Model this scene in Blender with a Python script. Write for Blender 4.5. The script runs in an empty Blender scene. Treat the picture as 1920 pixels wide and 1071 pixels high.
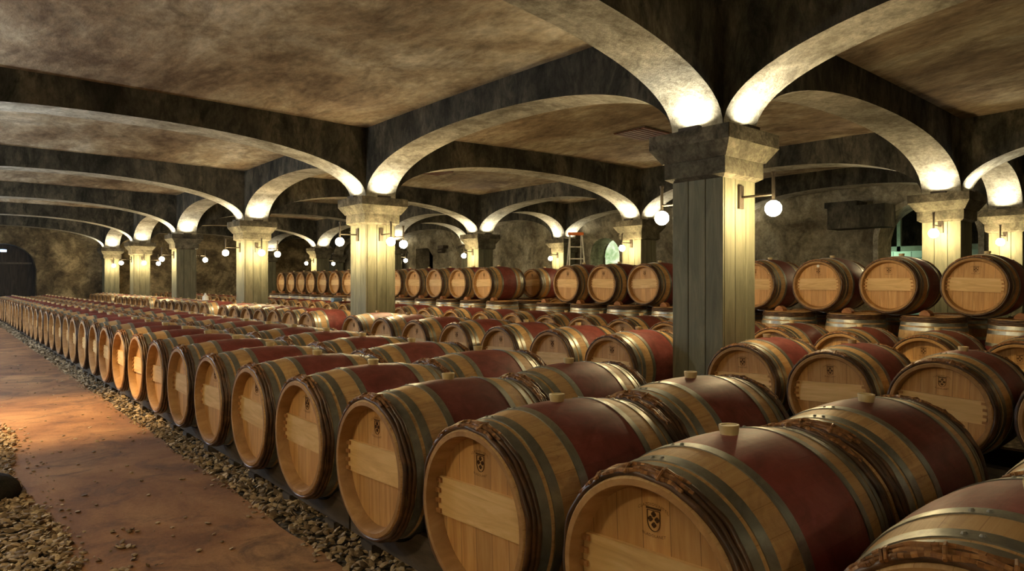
import bpy, bmesh, math, random
from math import sin, cos, tan, pi, radians, atan, sqrt
from mathutils import Vector, Matrix
random.seed(7)
S = bpy.context.scene
COL = S.collection
CAMH = 1.25
F = 1263.8; YAW = radians(40.53); HY = 527.0
R = random.random
def U(a, b): return a + (b - a) * random.random()

# ------------------------------------------------------------------ materials
def new_mat(name):
    m = bpy.data.materials.new(name); m.use_nodes = True
    nt = m.node_tree; nt.nodes.clear()
    out = nt.nodes.new('ShaderNodeOutputMaterial')
    b = nt.nodes.new('ShaderNodeBsdfPrincipled')
    nt.links.new(b.outputs[0], out.inputs[0])
    return m, nt, b
def node(nt, t, **kw):
    n = nt.nodes.new(t)
    for k, v in kw.items():
        if k in n.inputs.keys(): n.inputs[k].default_value = v
        else: setattr(n, k, v)
    return n
def lk(nt, a, b): nt.links.new(a, b)
def coords(nt, kind='Object', scale=(1, 1, 1), loc=(0, 0, 0)):
    tc = nt.nodes.new('ShaderNodeTexCoord'); mp = nt.nodes.new('ShaderNodeMapping')
    mp.inputs['Scale'].default_value = scale; mp.inputs['Location'].default_value = loc
    if kind == 'World':
        g = nt.nodes.new('ShaderNodeNewGeometry'); lk(nt, g.outputs['Position'], mp.inputs[0])
    else: lk(nt, tc.outputs[kind], mp.inputs[0])
    return mp.outputs[0]
def noise(nt, vec, scale, detail=6, rough=.6, dist=0):
    n = nt.nodes.new('ShaderNodeTexNoise')
    n.inputs['Scale'].default_value = scale; n.inputs['Detail'].default_value = detail
    n.inputs['Roughness'].default_value = rough; n.inputs['Distortion'].default_value = dist
    lk(nt, vec, n.inputs['Vector']); return n.outputs[0]
def ramp(nt, fac, stops):
    r = nt.nodes.new('ShaderNodeValToRGB'); e = r.color_ramp.elements
    while len(e) < len(stops): e.new(.5)
    for i, (p, c) in enumerate(stops):
        e[i].position = p; e[i].color = (*c, 1) if len(c) == 3 else c
    lk(nt, fac, r.inputs[0]); return r.outputs[0]
def mix(nt, fac, a, b, mode='MIX'):
    m = nt.nodes.new('ShaderNodeMix'); m.data_type = 'RGBA'; m.blend_type = mode
    for s, v in ((m.inputs[0], fac), (m.inputs[6], a), (m.inputs[7], b)):
        if hasattr(v, 'is_linked'): lk(nt, v, s)
        elif isinstance(v, tuple): s.default_value = (*v, 1)
        else: s.default_value = v
    return m.outputs[2]
def mth(nt, op, a, b=None, c=None):
    m = nt.nodes.new('ShaderNodeMath'); m.operation = op
    for i, v in enumerate((a, b, c)):
        if v is None: continue
        if hasattr(v, 'is_linked'): lk(nt, v, m.inputs[i])
        else: m.inputs[i].default_value = v
    return m.outputs[0]
def bump(nt, b, h, strength=.3, dist=.01):
    n = nt.nodes.new('ShaderNodeBump'); n.inputs['Strength'].default_value = strength
    n.inputs['Distance'].default_value = dist
    lk(nt, h, n.inputs['Height']); lk(nt, n.outputs[0], b.inputs['Normal'])
def sset(b, name, v):
    if name in b.inputs.keys(): b.inputs[name].default_value = v

def plaster(name, stops, scale=.8, stain=(.02, .018, .012), stain_amt=.45, bmp=.4, stretch=(1, 1, 1)):
    m, nt, b = new_mat(name)
    v = coords(nt, 'World', stretch)
    n1 = noise(nt, v, scale, 9, .68, .4)
    c = ramp(nt, n1, stops)
    n2 = noise(nt, v, scale * 2.7, 8, .72, .8)
    f = ramp(nt, n2, [(.46, (0, 0, 0)), (.66, (stain_amt,) * 3)])
    c = mix(nt, f, c, stain)
    n3 = noise(nt, v, scale * 14, 4, .7)
    f3 = ramp(nt, n3, [(.35, (.72,) * 3), (.65, (1.12,) * 3)])
    c = mix(nt, 1.0, c, f3, 'MULTIPLY')
    lk(nt, c, b.inputs['Base Color']); sset(b, 'Roughness', .88); sset(b, 'Specular IOR Level', .25)
    h = mth(nt, 'ADD', noise(nt, v, scale * 9, 6, .7), mth(nt, 'MULTIPLY', noise(nt, v, scale * 45, 3, .6), .35))
    bump(nt, b, h, bmp, .03)
    return m
M = {}
M['ceiling'] = plaster('ceiling_plaster', [(.34, (.13, .082, .043)), (.46, (.30, .215, .125)), (.56, (.45, .365, .235)), (.68, (.66, .59, .44))], .8, (.09, .052, .024), .65, .5, (1, .5, 1))
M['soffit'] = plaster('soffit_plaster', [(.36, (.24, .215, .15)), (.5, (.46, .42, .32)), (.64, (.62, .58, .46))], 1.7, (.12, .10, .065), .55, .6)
M['beam'] = plaster('beam_side_plaster', [(.36, (.028, .026, .020)), (.5, (.085, .078, .058)), (.62, (.17, .15, .105)), (.75, (.28, .25, .18))], 1.6, (.010, .012, .009), .85, .6, (1, 1, .45))  # dark mottled plaster; side faces' grazing-light shade also put into the colour
M['wall'] = plaster('wall_plaster', [(.36, (.13, .105, .065)), (.5, (.29, .25, .165)), (.64, (.46, .41, .29))], 1.1, (.05, .042, .028), .65, .6)
M['endwall'] = plaster('end_wall_plaster', [(.40, (.07, .052, .03)), (.5, (.17, .13, .07)), (.60, (.36, .28, .155))], 1.0, (.04, .032, .02), .7, .5)
M['concrete'] = plaster('capital_concrete', [(.36, (.10, .092, .066)), (.5, (.18, .165, .115)), (.64, (.30, .27, .195))], 2.4, (.05, .042, .03), .65, .45)
M['abacus'] = plaster('abacus_concrete', [(.38, (.06, .052, .038)), (.5, (.12, .105, .075)), (.64, (.25, .22, .16))], 3.0, (.025, .022, .015), .7, .5)

def wood(name, c1, c2, c3, axis=0, sc=9, stretch=10, rough=.6, spec=.3, island=False, wear=0.0, obj_rand=.12, bmp=.15):
    m, nt, b = new_mat(name)
    s = [sc] * 3; s[axis] = sc / stretch
    v = coords(nt, 'Object', tuple(s))
    oi = nt.nodes.new('ShaderNodeObjectInfo')
    add = nt.nodes.new('ShaderNodeVectorMath'); add.operation = 'ADD'
    lk(nt, v, add.inputs[0])
    if island:
        g = nt.nodes.new('ShaderNodeNewGeometry')
        r = mth(nt, 'ADD', mth(nt, 'MULTIPLY', g.outputs['Random Per Island'], 37.), mth(nt, 'MULTIPLY', oi.outputs['Random'], 91.))
    else: r = mth(nt, 'MULTIPLY', oi.outputs['Random'], 91.)
    lk(nt, r, add.inputs[1]); v = add.outputs[0]
    n1 = noise(nt, v, 1.0, 8, .65, 1.2)
    c = ramp(nt, n1, [(.3, c1), (.5, c2), (.7, c3)])
    hs = nt.nodes.new('ShaderNodeHueSaturation')
    rr = g.outputs['Random Per Island'] if island else oi.outputs['Random']
    val = mth(nt, 'ADD', mth(nt, 'MULTIPLY', rr, obj_rand * 2), 1 - obj_rand)
    lk(nt, val, hs.inputs['Value']); lk(nt, c, hs.inputs['Color'])
    lk(nt, hs.outputs[0], b.inputs['Base Color'])
    sset(b, 'Roughness', rough); sset(b, 'Specular IOR Level', spec)
    bump(nt, b, n1, bmp, .004)
    return m
M['plank'] = wood('weathered_plank', (.125, .122, .082), (.19, .185, .122), (.26, .25, .165), 2, 10, 7, .62, .25, True, 0, .16, .15)

# barrel staves: pale oak with a wine-red middle
def stave_mat():
    m, nt, b = new_mat('barrel_staves')
    tc = nt.nodes.new('ShaderNodeTexCoord'); sep = nt.nodes.new('ShaderNodeSeparateXYZ')
    lk(nt, tc.outputs['Object'], sep.inputs[0])
    x, y, z = sep.outputs
    oi = nt.nodes.new('ShaderNodeObjectInfo'); rnd = oi.outputs['Random']
    ang = mth(nt, 'ARCTAN2', y, z)
    t = mth(nt, 'MULTIPLY', mth(nt, 'ADD', ang, pi), 27 / (2 * pi))
    fl = mth(nt, 'FLOOR', t); fr = mth(nt, 'FRACT', t)
    wn = nt.nodes.new('ShaderNodeTexWhiteNoise'); wn.noise_dimensions = '2D'
    cv = nt.nodes.new('ShaderNodeCombineXYZ'); lk(nt, fl, cv.inputs[0]); lk(nt, mth(nt, 'MULTIPLY', rnd, 50), cv.inputs[1])
    lk(nt, cv.outputs[0], wn.inputs['Vector'])
    # grain
    gv = nt.nodes.new('ShaderNodeCombineXYZ')
    lk(nt, mth(nt, 'MULTIPLY', x, 3.), gv.inputs[0]); lk(nt, mth(nt, 'ADD', mth(nt, 'MULTIPLY', t, 4.), mth(nt, 'MULTIPLY', wn.outputs[0], 30)), gv.inputs[1]); lk(nt, mth(nt, 'MULTIPLY', rnd, 77), gv.inputs[2])
    g1 = noise(nt, gv.outputs[0], 1.0, 7, .65, .8)
    wc = ramp(nt, g1, [(.28, (.42, .235, .09)), (.5, (.58, .36, .155)), (.72, (.70, .48, .235))])
    # blotchy stains
    ov = nt.nodes.new('ShaderNodeVectorMath'); ov.operation = 'ADD'
    lk(nt, tc.outputs['Object'], ov.inputs[0]); lk(nt, mth(nt, 'MULTIPLY', rnd, 63), ov.inputs[1])
    st = noise(nt, ov.outputs[0], 5.5, 8, .72, 1.0)
    wc = mix(nt, ramp(nt, st, [(.50, (0, 0, 0)), (.60, (.42,) * 3), (.72, (.75,) * 3)]), wc, (.22, .11, .042))
    sv = nt.nodes.new('ShaderNodeVectorMath'); sv.operation = 'MULTIPLY'; lk(nt, ov.outputs[0], sv.inputs[0]); sv.inputs[1].default_value = (1, 2.2, 2.2)
    st2 = noise(nt, sv.outputs[0], 11, 6, .75, 1.6)
    wc = mix(nt, ramp(nt, st2, [(.60, (0, 0, 0)), (.68, (.6,) * 3)]), wc, (.13, .07, .03))
    vv = mth(nt, 'ADD', mth(nt, 'MULTIPLY', wn.outputs[0], .12), .94)
    comb = nt.nodes.new('ShaderNodeCombineColor')
    for i in range(3): lk(nt, vv, comb.inputs[i])
    wc = mix(nt, 1., wc, comb.outputs[0], 'MULTIPLY')
    # per barrel age
    wc = mix(nt, mth(nt, 'MULTIPLY', rnd, .35), wc, (.46, .27, .11))
    rn = noise(nt, ov.outputs[0], 9., 7, .7, .6)
    rc = ramp(nt, rn, [(.3, (.125, .024, .020)), (.52, (.20, .044, .036)), (.75, (.29, .082, .066))])
    hs = nt.nodes.new('ShaderNodeHueSaturation'); lk(nt, mth(nt, 'ADD', mth(nt, 'MULTIPLY', rnd, .4), .82), hs.inputs['Value']); lk(nt, rc, hs.inputs['Color'])
    ax = mth(nt, 'ABSOLUTE', x)
    red = mth(nt, 'LESS_THAN', ax, .166)
    c = mix(nt, red, wc, hs.outputs[0])
    # stave joints
    j = mth(nt, 'LESS_THAN', mth(nt, 'ABSOLUTE', mth(nt, 'SUBTRACT', fr, .5)), .486)
    jm = mix(nt, red, (.72, .66, .58), (.85, .84, .84))
    c = mix(nt, mth(nt, 'SUBTRACT', 1., j), c, mix(nt, 1., c, jm, 'MULTIPLY'))
    lk(nt, c, b.inputs['Base Color'])
    rg = mth(nt, 'ADD', mth(nt, 'MULTIPLY', g1, .25), .38)
    lk(nt, rg, b.inputs['Roughness']); sset(b, 'Specular IOR Level', .4)
    bump(nt, b, mth(nt, 'ADD', mth(nt, 'MULTIPLY', g1, .3), mth(nt, 'MULTIPLY', j, .4)), .22, .003)
    return m
M['stave'] = stave_mat()
def head_mat():
    m, nt, b = new_mat('barrel_head_oak')
    tc = nt.nodes.new('ShaderNodeTexCoord'); sep = nt.nodes.new('ShaderNodeSeparateXYZ')
    lk(nt, tc.outputs['Object'], sep.inputs[0]); x, y, z = sep.outputs
    oi = nt.nodes.new('ShaderNodeObjectInfo'); rnd = oi.outputs['Random']
    t = mth(nt, 'ADD', mth(nt, 'MULTIPLY', y, 11.), mth(nt, 'MULTIPLY', rnd, 1.0))
    fl = mth(nt, 'FLOOR', t); fr = mth(nt, 'FRACT', t)
    wn = nt.nodes.new('ShaderNodeTexWhiteNoise'); wn.noise_dimensions = '2D'
    cv = nt.nodes.new('ShaderNodeCombineXYZ'); lk(nt, fl, cv.inputs[0]); lk(nt, mth(nt, 'MULTIPLY', rnd, 50), cv.inputs[1]); lk(nt, cv.outputs[0], wn.inputs['Vector'])
    gv = nt.nodes.new('ShaderNodeCombineXYZ')
    lk(nt, mth(nt, 'ADD', mth(nt, 'MULTIPLY', y, 45.), mth(nt, 'MULTIPLY', wn.outputs[0], 30)), gv.inputs[0]); lk(nt, mth(nt, 'MULTIPLY', z, 3.5), gv.inputs[1]); lk(nt, mth(nt, 'MULTIPLY', rnd, 77), gv.inputs[2])
    g1 = noise(nt, gv.outputs[0], 1., 6, .6, .6)
    c = ramp(nt, g1, [(.3, (.44, .215, .065)), (.5, (.56, .30, .10)), (.7, (.65, .38, .15))])
    vv = mth(nt, 'ADD', mth(nt, 'MULTIPLY', wn.outputs[0], .24), .86)
    comb = nt.nodes.new('ShaderNodeCombineColor')
    for i in range(3): lk(nt, vv, comb.inputs[i])
    c = mix(nt, 1., c, comb.outputs[0], 'MULTIPLY')
    j = mth(nt, 'GREATER_THAN', mth(nt, 'ABSOLUTE', mth(nt, 'SUBTRACT', fr, .5)), .488)
    c = mix(nt, j, c, (.20, .10, .035))
    lk(nt, c, b.inputs['Base Color']); sset(b, 'Roughness', .52); sset(b, 'Specular IOR Level', .35)
    bump(nt, b, g1, .08, .003)
    return m
M['head'] = head_mat()
M['bar'] = wood('crossbar_oak', (.56, .33, .12), (.70, .45, .18), (.80, .55, .26), 1, 22, 9, .5, .35)
M['peg'] = wood('peg_oak', (.30, .13, .04), (.40, .19, .06), (.50, .26, .09), 1, 22, 5)
M['chime'] = wood('chime_oak', (.27, .135, .044), (.37, .195, .068), (.48, .275, .105), 0, 9, 2, .6, .3, False, 0, .1, .1)
M['withe'] = wood('chestnut_withe', (.03, .016, .008), (.075, .036, .015), (.16, .075, .028), 0, 10, .8, .42, .5, False, 0, .25, .3)
M['wicker'] = wood('peeled_wicker', (.10, .04, .014), (.25, .11, .036), (.46, .24, .09), 0, 9, .8, .4, .5, True, 0, .35, .25)
def metal(name, c1, c2, rough, met=1.):
    m, nt, b = new_mat(name)
    v = coords(nt, 'Object')
    n = noise(nt, v, 9, 7, .7, .5)
    lk(nt, ramp(nt, n, [(.3, c1), (.7, c2)]), b.inputs['Base Color'])
    lk(nt, ramp(nt, n, [(.3, (rough + .12,) * 3), (.7, (rough - .06,) * 3)]), b.inputs['Roughness'])
    sset(b, 'Metallic', met); bump(nt, b, noise(nt, v, 60, 3, .6), .06, .002)
    return m
M['hoop'] = metal('galvanised_steel', (.22, .225, .20), (.42, .42, .37), .38, .85)
M['iron'] = metal('dark_iron', (.05, .04, .03), (.10, .08, .06), .5, .6)
def plain(name, col, rough=.6, spec=.4, emit=None, es=0, var=0):
    m, nt, b = new_mat(name)
    v = coords(nt, 'Object')
    n = noise(nt, v, 12, 5, .6)
    d = tuple(max(0, c * .8) for c in col); u = tuple(min(1, c * 1.15) for c in col)
    lk(nt, ramp(nt, n, [(.3, d), (.7, u)]), b.inputs['Base Color'])
    sset(b, 'Roughness', rough); sset(b, 'Specular IOR Level', spec)
    if emit: sset(b, 'Emission Color', (*emit, 1)); sset(b, 'Emission Strength', es)
    return m
M['bung'] = plain('silicone_bung', (.66, .52, .27), .4, .5)
M['stamp'] = plain('burnt_stamp', (.10, .048, .02), .8, .1)
M['rack'] = wood('dark_rack_wood', (.035, .026, .017), (.07, .052, .034), (.12, .09, .06), 1, 12, 6, .7, .3)
M['bulb'] = plain('glowing_bulb', (.9, .8, .6), .3, .5, (1, .80, .42), 60)
M['chock'] = wood('chock_wood', (.20, .075, .03), (.33, .14, .055), (.45, .22, .09), 1, 20, 4, .7)
M['stone'] = None
def stone_mat():
    m, nt, b = new_mat('gravel_stone')
    g = nt.nodes.new('ShaderNodeNewGeometry')
    c = ramp(nt, g.outputs['Random Per Island'], [(0, (.17, .115, .062)), (.4, (.32, .225, .125)), (.75, (.45, .33, .195)), (1, (.60, .46, .29))])
    v = coords(nt, 'World'); n = noise(nt, v, 70, 4, .6)
    c = mix(nt, 1., c, ramp(nt, n, [(.3, (.7,) * 3), (.7, (1.15,) * 3)]), 'MULTIPLY')
    lk(nt, c, b.inputs['Base Color']); sset(b, 'Roughness', .75)
    bump(nt, b, n, .3, .004); return m
M['stone'] = stone_mat()
def path_mat():
    m, nt, b = new_mat('red_earth_concrete')
    v = coords(nt, 'World')
    n = noise(nt, v, 1.1, 9, .66, .6)
    c = ramp(nt, n, [(.34, (.17, .078, .036)), (.5, (.31, .152, .066)), (.64, (.43, .235, .105))])
    n2 = noise(nt, v, 2.6, 7, .7, .9)
    c = mix(nt, ramp(nt, n2, [(.50, (0, 0, 0)), (.64, (.75,) * 3)]), c, (.10, .055, .034))
    n3 = noise(nt, v, 60, 4, .7)
    c = mix(nt, 1., c, ramp(nt, n3, [(.3, (.8,) * 3), (.7, (1.1,) * 3)]), 'MULTIPLY')
    lk(nt, c, b.inputs['Base Color']); sset(b, 'Roughness', .8); sset(b, 'Specular IOR Level', .25)
    bump(nt, b, mth(nt, 'ADD', n, mth(nt, 'MULTIPLY', noise(nt, v, 22, 6, .7), .3)), .35, .02)
    return m
M['path'] = path_mat()
def gravel_mat():
    m, nt, b = new_mat('gravel_ground')
    v = coords(nt, 'World')
    vo = nt.nodes.new('ShaderNodeTexVoronoi'); vo.inputs['Scale'].default_value = 32; lk(nt, v, vo.inputs['Vector'])
    sep = nt.nodes.new('ShaderNodeSeparateColor'); lk(nt, vo.outputs['Color'], sep.inputs[0])
    c = ramp(nt, sep.outputs[0], [(0, (.07, .052, .03)), (.5, (.17, .13, .078)), (1, (.30, .235, .15))])
    d = ramp(nt, vo.outputs['Distance'], [(.0, (1,) * 3), (.6, (.25,) * 3)])
    c = mix(nt, 1., c, d, 'MULTIPLY')
    lk(nt, c, b.inputs['Base Color']); sset(b, 'Roughness', .85)
    bump(nt, b, mth(nt, 'SUBTRACT', 1., vo.outputs['Distance']), .8, .02)
    return m
M['gravel'] = gravel_mat()
def block_mat():
    m, nt, b = new_mat('painted_blockwork')
    br = nt.nodes.new('ShaderNodeTexBrick')
    v = coords(nt, 'World'); sw = nt.nodes.new('ShaderNodeSeparateXYZ'); lk(nt, v, sw.inputs[0])
    cb = nt.nodes.new('ShaderNodeCombineXYZ'); lk(nt, sw.outputs[1], cb.inputs[0]); lk(nt, sw.outputs[2], cb.inputs[1])
    lk(nt, cb.outputs[0], br.inputs['Vector'])
    br.inputs['Scale'].default_value = 1; br.inputs['Brick Width'].default_value = .4; br.inputs['Row Height'].default_value = .2
    br.inputs['Mortar Size'].default_value = .012
    br.inputs['Color1'].default_value = (.30, .40, .30, 1); br.inputs['Color2'].default_value = (.38, .48, .36, 1); br.inputs['Mortar'].default_value = (.12, .16, .12, 1)
    lk(nt, br.outputs[0], b.inputs['Base Color']); sset(b, 'Roughness', .8); return m
M['block'] = block_mat()

# ------------------------------------------------------------------ mesh helpers
class MB:
    def __init__(s): s.v = []; s.f = []; s.m = []
    def add(s, vs, fs, mi=0):
        o = len(s.v); s.v += [tuple(p) for p in vs]
        s.f += [tuple(i + o for i in f) for f in fs]; s.m += [mi] * len(fs)
    def box(s, x0, x1, y0, y1, z0, z1, mi=0):
        s.add([(x0, y0, z0), (x1, y0, z0), (x1, y1, z0), (x0, y1, z0), (x0, y0, z1), (x1, y0, z1), (x1, y1, z1), (x0, y1, z1)],
              [(0, 3, 2, 1), (4, 5, 6, 7), (0, 1, 5, 4), (1, 2, 6, 5), (2, 3, 7, 6), (3, 0, 4, 7)], mi)
    def bbox(s, x0, x1, y0, y1, z0, z1, c=.01, mi=0):
        # box with chamfered vertical edges
        pts = [(x0 + c, y0), (x1 - c, y0), (x1, y0 + c), (x1, y1 - c), (x1 - c, y1), (x0 + c, y1), (x0, y1 - c), (x0, y0 + c)]
        vs = [(a, b_, z0) for a, b_ in pts] + [(a, b_, z1) for a, b_ in pts]
        s.add(vs, [tuple(range(7, -1, -1)), tuple(range(8, 16))] + [(i, (i + 1) % 8, 8 + (i + 1) % 8, 8 + i) for i in range(8)], mi)
    def frust(s, cx, cy, h0, h1, z0, z1, mi=0):
        vs = [(cx + sx * h, cy + sy * h, z) for h, z in ((h0, z0), (h1, z1)) for sx, sy in ((-1, -1), (1, -1), (1, 1), (-1, 1))]
        s.add(vs, [(0, 3, 2, 1), (4, 5, 6, 7), (0, 1, 5, 4), (1, 2, 6, 5), (2, 3, 7, 6), (3, 0, 4, 7)], mi)
    def tube(s, p0, p1, r0, r1=None, n=10, cap=True, mi=0):
        r1 = r0 if r1 is None else r1
        p0 = Vector(p0); p1 = Vector(p1); d = (p1 - p0).normalized()
        a = d.orthogonal().normalized(); b_ = d.cross(a)
        vs = []
        for p, r in ((p0, r0), (p1, r1)):
            for i in range(n):
                t = 2 * pi * i / n; vs.append(p + (a * cos(t) + b_ * sin(t)) * r)
        fs = [(i, (i + 1) % n, n + (i + 1) % n, n + i) for i in range(n)]
        if cap: fs += [tuple(range(n - 1, -1, -1)), tuple(range(n, 2 * n))]
        s.add(vs, fs, mi)
    def lathe_x(s, prof, n=64, closed=False, rad=None, mi=0, dome0=False, dome1=False):
        vs = []
        for k, (x, r) in enumerate(prof):
            for i in range(n):
                t = 2 * pi * i / n
                rr_ = r + (rad(k, t) if rad else 0)
                vs.append((x, rr_ * sin(t), rr_ * cos(t)))
        fs = []; m = len(prof)
        for k in range(m if closed else m - 1):
            k2 = (k + 1) % m
            for i in range(n):
                j = (i + 1) % n
                fs.append((k * n + i, k * n + j, k2 * n + j, k2 * n + i))
        if dome0: fs.append(tuple(range(n)))
        if dome1: fs.append(tuple((m - 1) * n + i for i in range(n - 1, -1, -1)))
        s.add(vs, fs, mi)
    def mesh(s, name, mats, smooth=None):
        me = bpy.data.meshes.new(name); me.from_pydata(s.v, [], s.f)
        for m in (mats if isinstance(mats, (list, tuple)) else [mats]): me.materials.append(m)
        if any(s.m): me.polygons.foreach_set('material_index', s.m)
        bm = bmesh.new(); bm.from_mesh(me); bmesh.ops.recalc_face_normals(bm, faces=bm.faces); bm.to_mesh(me); bm.free()
        if smooth is not None:
            me.polygons.foreach_set('use_smooth', [True] * len(me.polygons))
            me.set_sharp_from_angle(angle=radians(smooth))
        me.update(); return me
def obj(name, me, parent=None, loc=(0, 0, 0)):
    o = bpy.data.objects.new(name, me); COL.objects.link(o); o.location = loc
    if parent: o.parent = parent
    return o
def tag(o, label, cat, group=None):
    o['label'] = label; o['category'] = cat
    if group: o['group'] = group
    return o
def empty(name, loc=(0, 0, 0), rot=(0, 0, 0)):
    o = bpy.data.objects.new(name, None); o.empty_display_size = .1; COL.objects.link(o); o.location = loc; o.rotation_euler = rot; return o
def struct(o): o['kind'] = 'structure'; return o
ORD = ['zeroth', 'first', 'second', 'third', 'fourth', 'fifth', 'sixth', 'seventh', 'eighth', 'ninth', 'tenth', 'eleventh', 'twelfth', 'thirteenth', 'fourteenth', 'fifteenth', 'sixteenth', 'seventeenth', 'eighteenth', 'nineteenth', 'twentieth', 'twenty-first', 'twenty-second', 'twenty-third', 'twenty-fourth', 'twenty-fifth', 'twenty-sixth', 'twenty-seventh', 'twenty-eighth', 'twenty-ninth', 'thirtieth', 'thirty-first', 'thirty-second', 'thirty-third', 'thirty-fourth', 'thirty-fifth', 'thirty-sixth', 'thirty-seventh', 'thirty-eighth', 'thirty-ninth', 'fortieth']

# ------------------------------------------------------------------ barrel
HL = .436; RB = .342; RE = .288
def rad_at(x): return RB - (RB - RE) * (abs(x) / HL) ** 2
def stave_mesh():
    mb = MB(); n = 33
    prof = [(-HL + .066, RE - .036), (-HL + .004, RE - .024), (-HL, RE - .020), (-HL, RE - .003)]
    prof += [(x, rad_at(x)) for x in [-HL + .005 + (2 * HL - .01) * i / (n - 1) for i in range(n)]]
    prof += [(HL, RE - .003), (HL, RE - .020), (HL - .004, RE - .024), (HL - .066, RE - .036)]
    mb.lathe_x(prof, 72)
    nn = 72; me_f = len(mb.f)
    # material 1 on the chime (inner lip and end grain)
    mb.m = [1 if (k // nn) < 3 or (k // nn) >= len(prof) - 4 else 0 for k in range(me_f)]
    return mb.mesh('staves', [M['stave'], M['chime']], 35)
def hoop_mesh(x0, x1, ang):
    mb = MB(); t = .0035
    prof = [(x0, rad_at(x0) - .002), (x0, rad_at(x0) + t), (x1, rad_at(x1) + t), (x1, rad_at(x1) - .002)]
    mb.lathe_x(prof, 72, closed=True)
    xm = (x0 + x1) / 2
    for a in (ang - .05, ang + .05):
        r = rad_at(xm) + t
        d = Vector((0, sin(a), cos(a))); p = Vector((xm, 0, 0)) + d * r
        mb.tube(p - d * .001, p + d * .0035, .0075, .004, 8)
    return mb.mesh('hoop', M['hoop'], 30)
def withe_mesh(sgn):
    mb = MB(); rnd = random.Random(3 + sgn)
    for k, xo in enumerate((HL - .014, HL - .032, HL - .050)):
        xo *= sgn; base = rad_at(xo) + .006; ph = [rnd.uniform(0, 6.28) for _ in range(5)]
        rr_ = .0098
        n = 96; m = 8; vs = []
        for i in range(n):
            t = 2 * pi * i / n
            w = .0014 * sin(3 * t + ph[0]) + .0018 * sin(7 * t + ph[1]) + .0012 * sin(17 * t + ph[2])
            wx = .002 * sin(5 * t + ph[3]) + .0015 * sin(11 * t + ph[4])
            for j in range(m):
                a = 2 * pi * j / m
                q = rr_ * (1 + .05 * sin(23 * t + j))
                r = base + w + q * .95 * sin(a); x = xo + wx + q * cos(a)
                vs.append((x, r * sin(t), r * cos(t)))
        fs = [(i * m + j, ((i + 1) % n) * m + j, ((i + 1) % n) * m + (j + 1) % m, i * m + (j + 1) % m) for i in range(n) for j in range(m)]
        mb.add(vs, fs)
    return mb.mesh('withe_hoops', M['withe'], 60)
def binding_mesh(sgn, a0):
    # peeled bark laps and ties over the chestnut hoops at the top of the rim
    mb = MB(); rnd = random.Random(11 + sgn)
    def strip(x, a_0, a_1, w, lift):
        n = 14; ph = rnd.uniform(0, 6)
        pts = []
        for k in range(n + 1):
            a = a_0 + (a_1 - a_0) * k / n; xx = sgn * (x + .003 * sin(k * .9 + ph))
            r = rad_at(x) + lift + .0008 * sin(k * 1.3 + ph)
            pts.append((xx, r * sin(a), r * cos(a), w * (.75 + .25 * sin(pi * k / n))))
        for p, q in zip(pts, pts[1:]): mb.tube(p[:3], q[:3], p[3], q[3], 7, True)
    for k, x in enumerate((HL - .012, HL - .030, HL - .049)):
        a = a0 - .55 + rnd.uniform(-.1, .1)
        while a < a0 + .5:
            l = rnd.uniform(.30, .60); strip(x, a, a + l, .0072, .0135 + rnd.uniform(-.001, .0010)); a += l * .93
    for t in (a0 + .40, a0 + .43, a0 - .30, a0 + .05):
        pts = []
        for k in range(7):
            x = HL + .002 - .062 * k / 6; r = rad_at(x) + .023 - .008 * abs(k - 3) / 3; a = t + .05 * k / 6
            pts.append((sgn * x, r * sin(a), r * cos(a)))
        for p, q in zip(pts, pts[1:]): mb.tube(p, q, .0042, .0042, 6, True)
    return mb.mesh('wicker_binding', M['wicker'], 50)
def head_mesh(sgn):
    mb = MB(); x = sgn * (HL - .058)
    mb.lathe_x([(x, RE - .033), (x - sgn * .012, RE - .033)], 64, dome0=True, dome1=True)
    return mb.mesh('head', M['head'], 30)
def bar_mesh():
    mb = MB(); x0 = -HL + .058 - .016; x1 = -HL + .058
    z0, z1 = -.055, .085; n = 8
    R_ = RE - .037
    left = [(-sqrt(R_ ** 2 - (z0 + (z1 - z0) * i / n) ** 2), z0 + (z1 - z0) * i / n) for i in range(n + 1)]
    right = [(-a, b_) for a, b_ in reversed(left)]
    ring = left + right; m = len(ring)
    vs = [(x0, a, b_) for a, b_ in ring] + [(x1, a, b_) for a, b_ in ring]
    mb.add(vs, [tuple(range(m)), tuple(range(2 * m - 1, m - 1, -1))] + [(i, m + i, m + (i + 1) % m, (i + 1) % m) for i in range(m)])
    return mb.mesh('crossbar', M['bar'])
def peg_mesh(s0):
    mb = MB(); x = -HL + .058 - .017
    for s_ in (s0,):
        for i in range(4):
            z = -.042 + i * .038; y = s_ * (sqrt((RE - .038) ** 2 - z * z) - .006)
            mb.box(x - .007, x + .002, y - .014, y + .014, z - .008, z + .008)
            mb.tube((x - .008, y + s_ * .006, z), (x + .002, y + s_ * .006, z), .0095, .0095, 8)
    return mb.mesh('pegs', M['peg'], 40)
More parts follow.
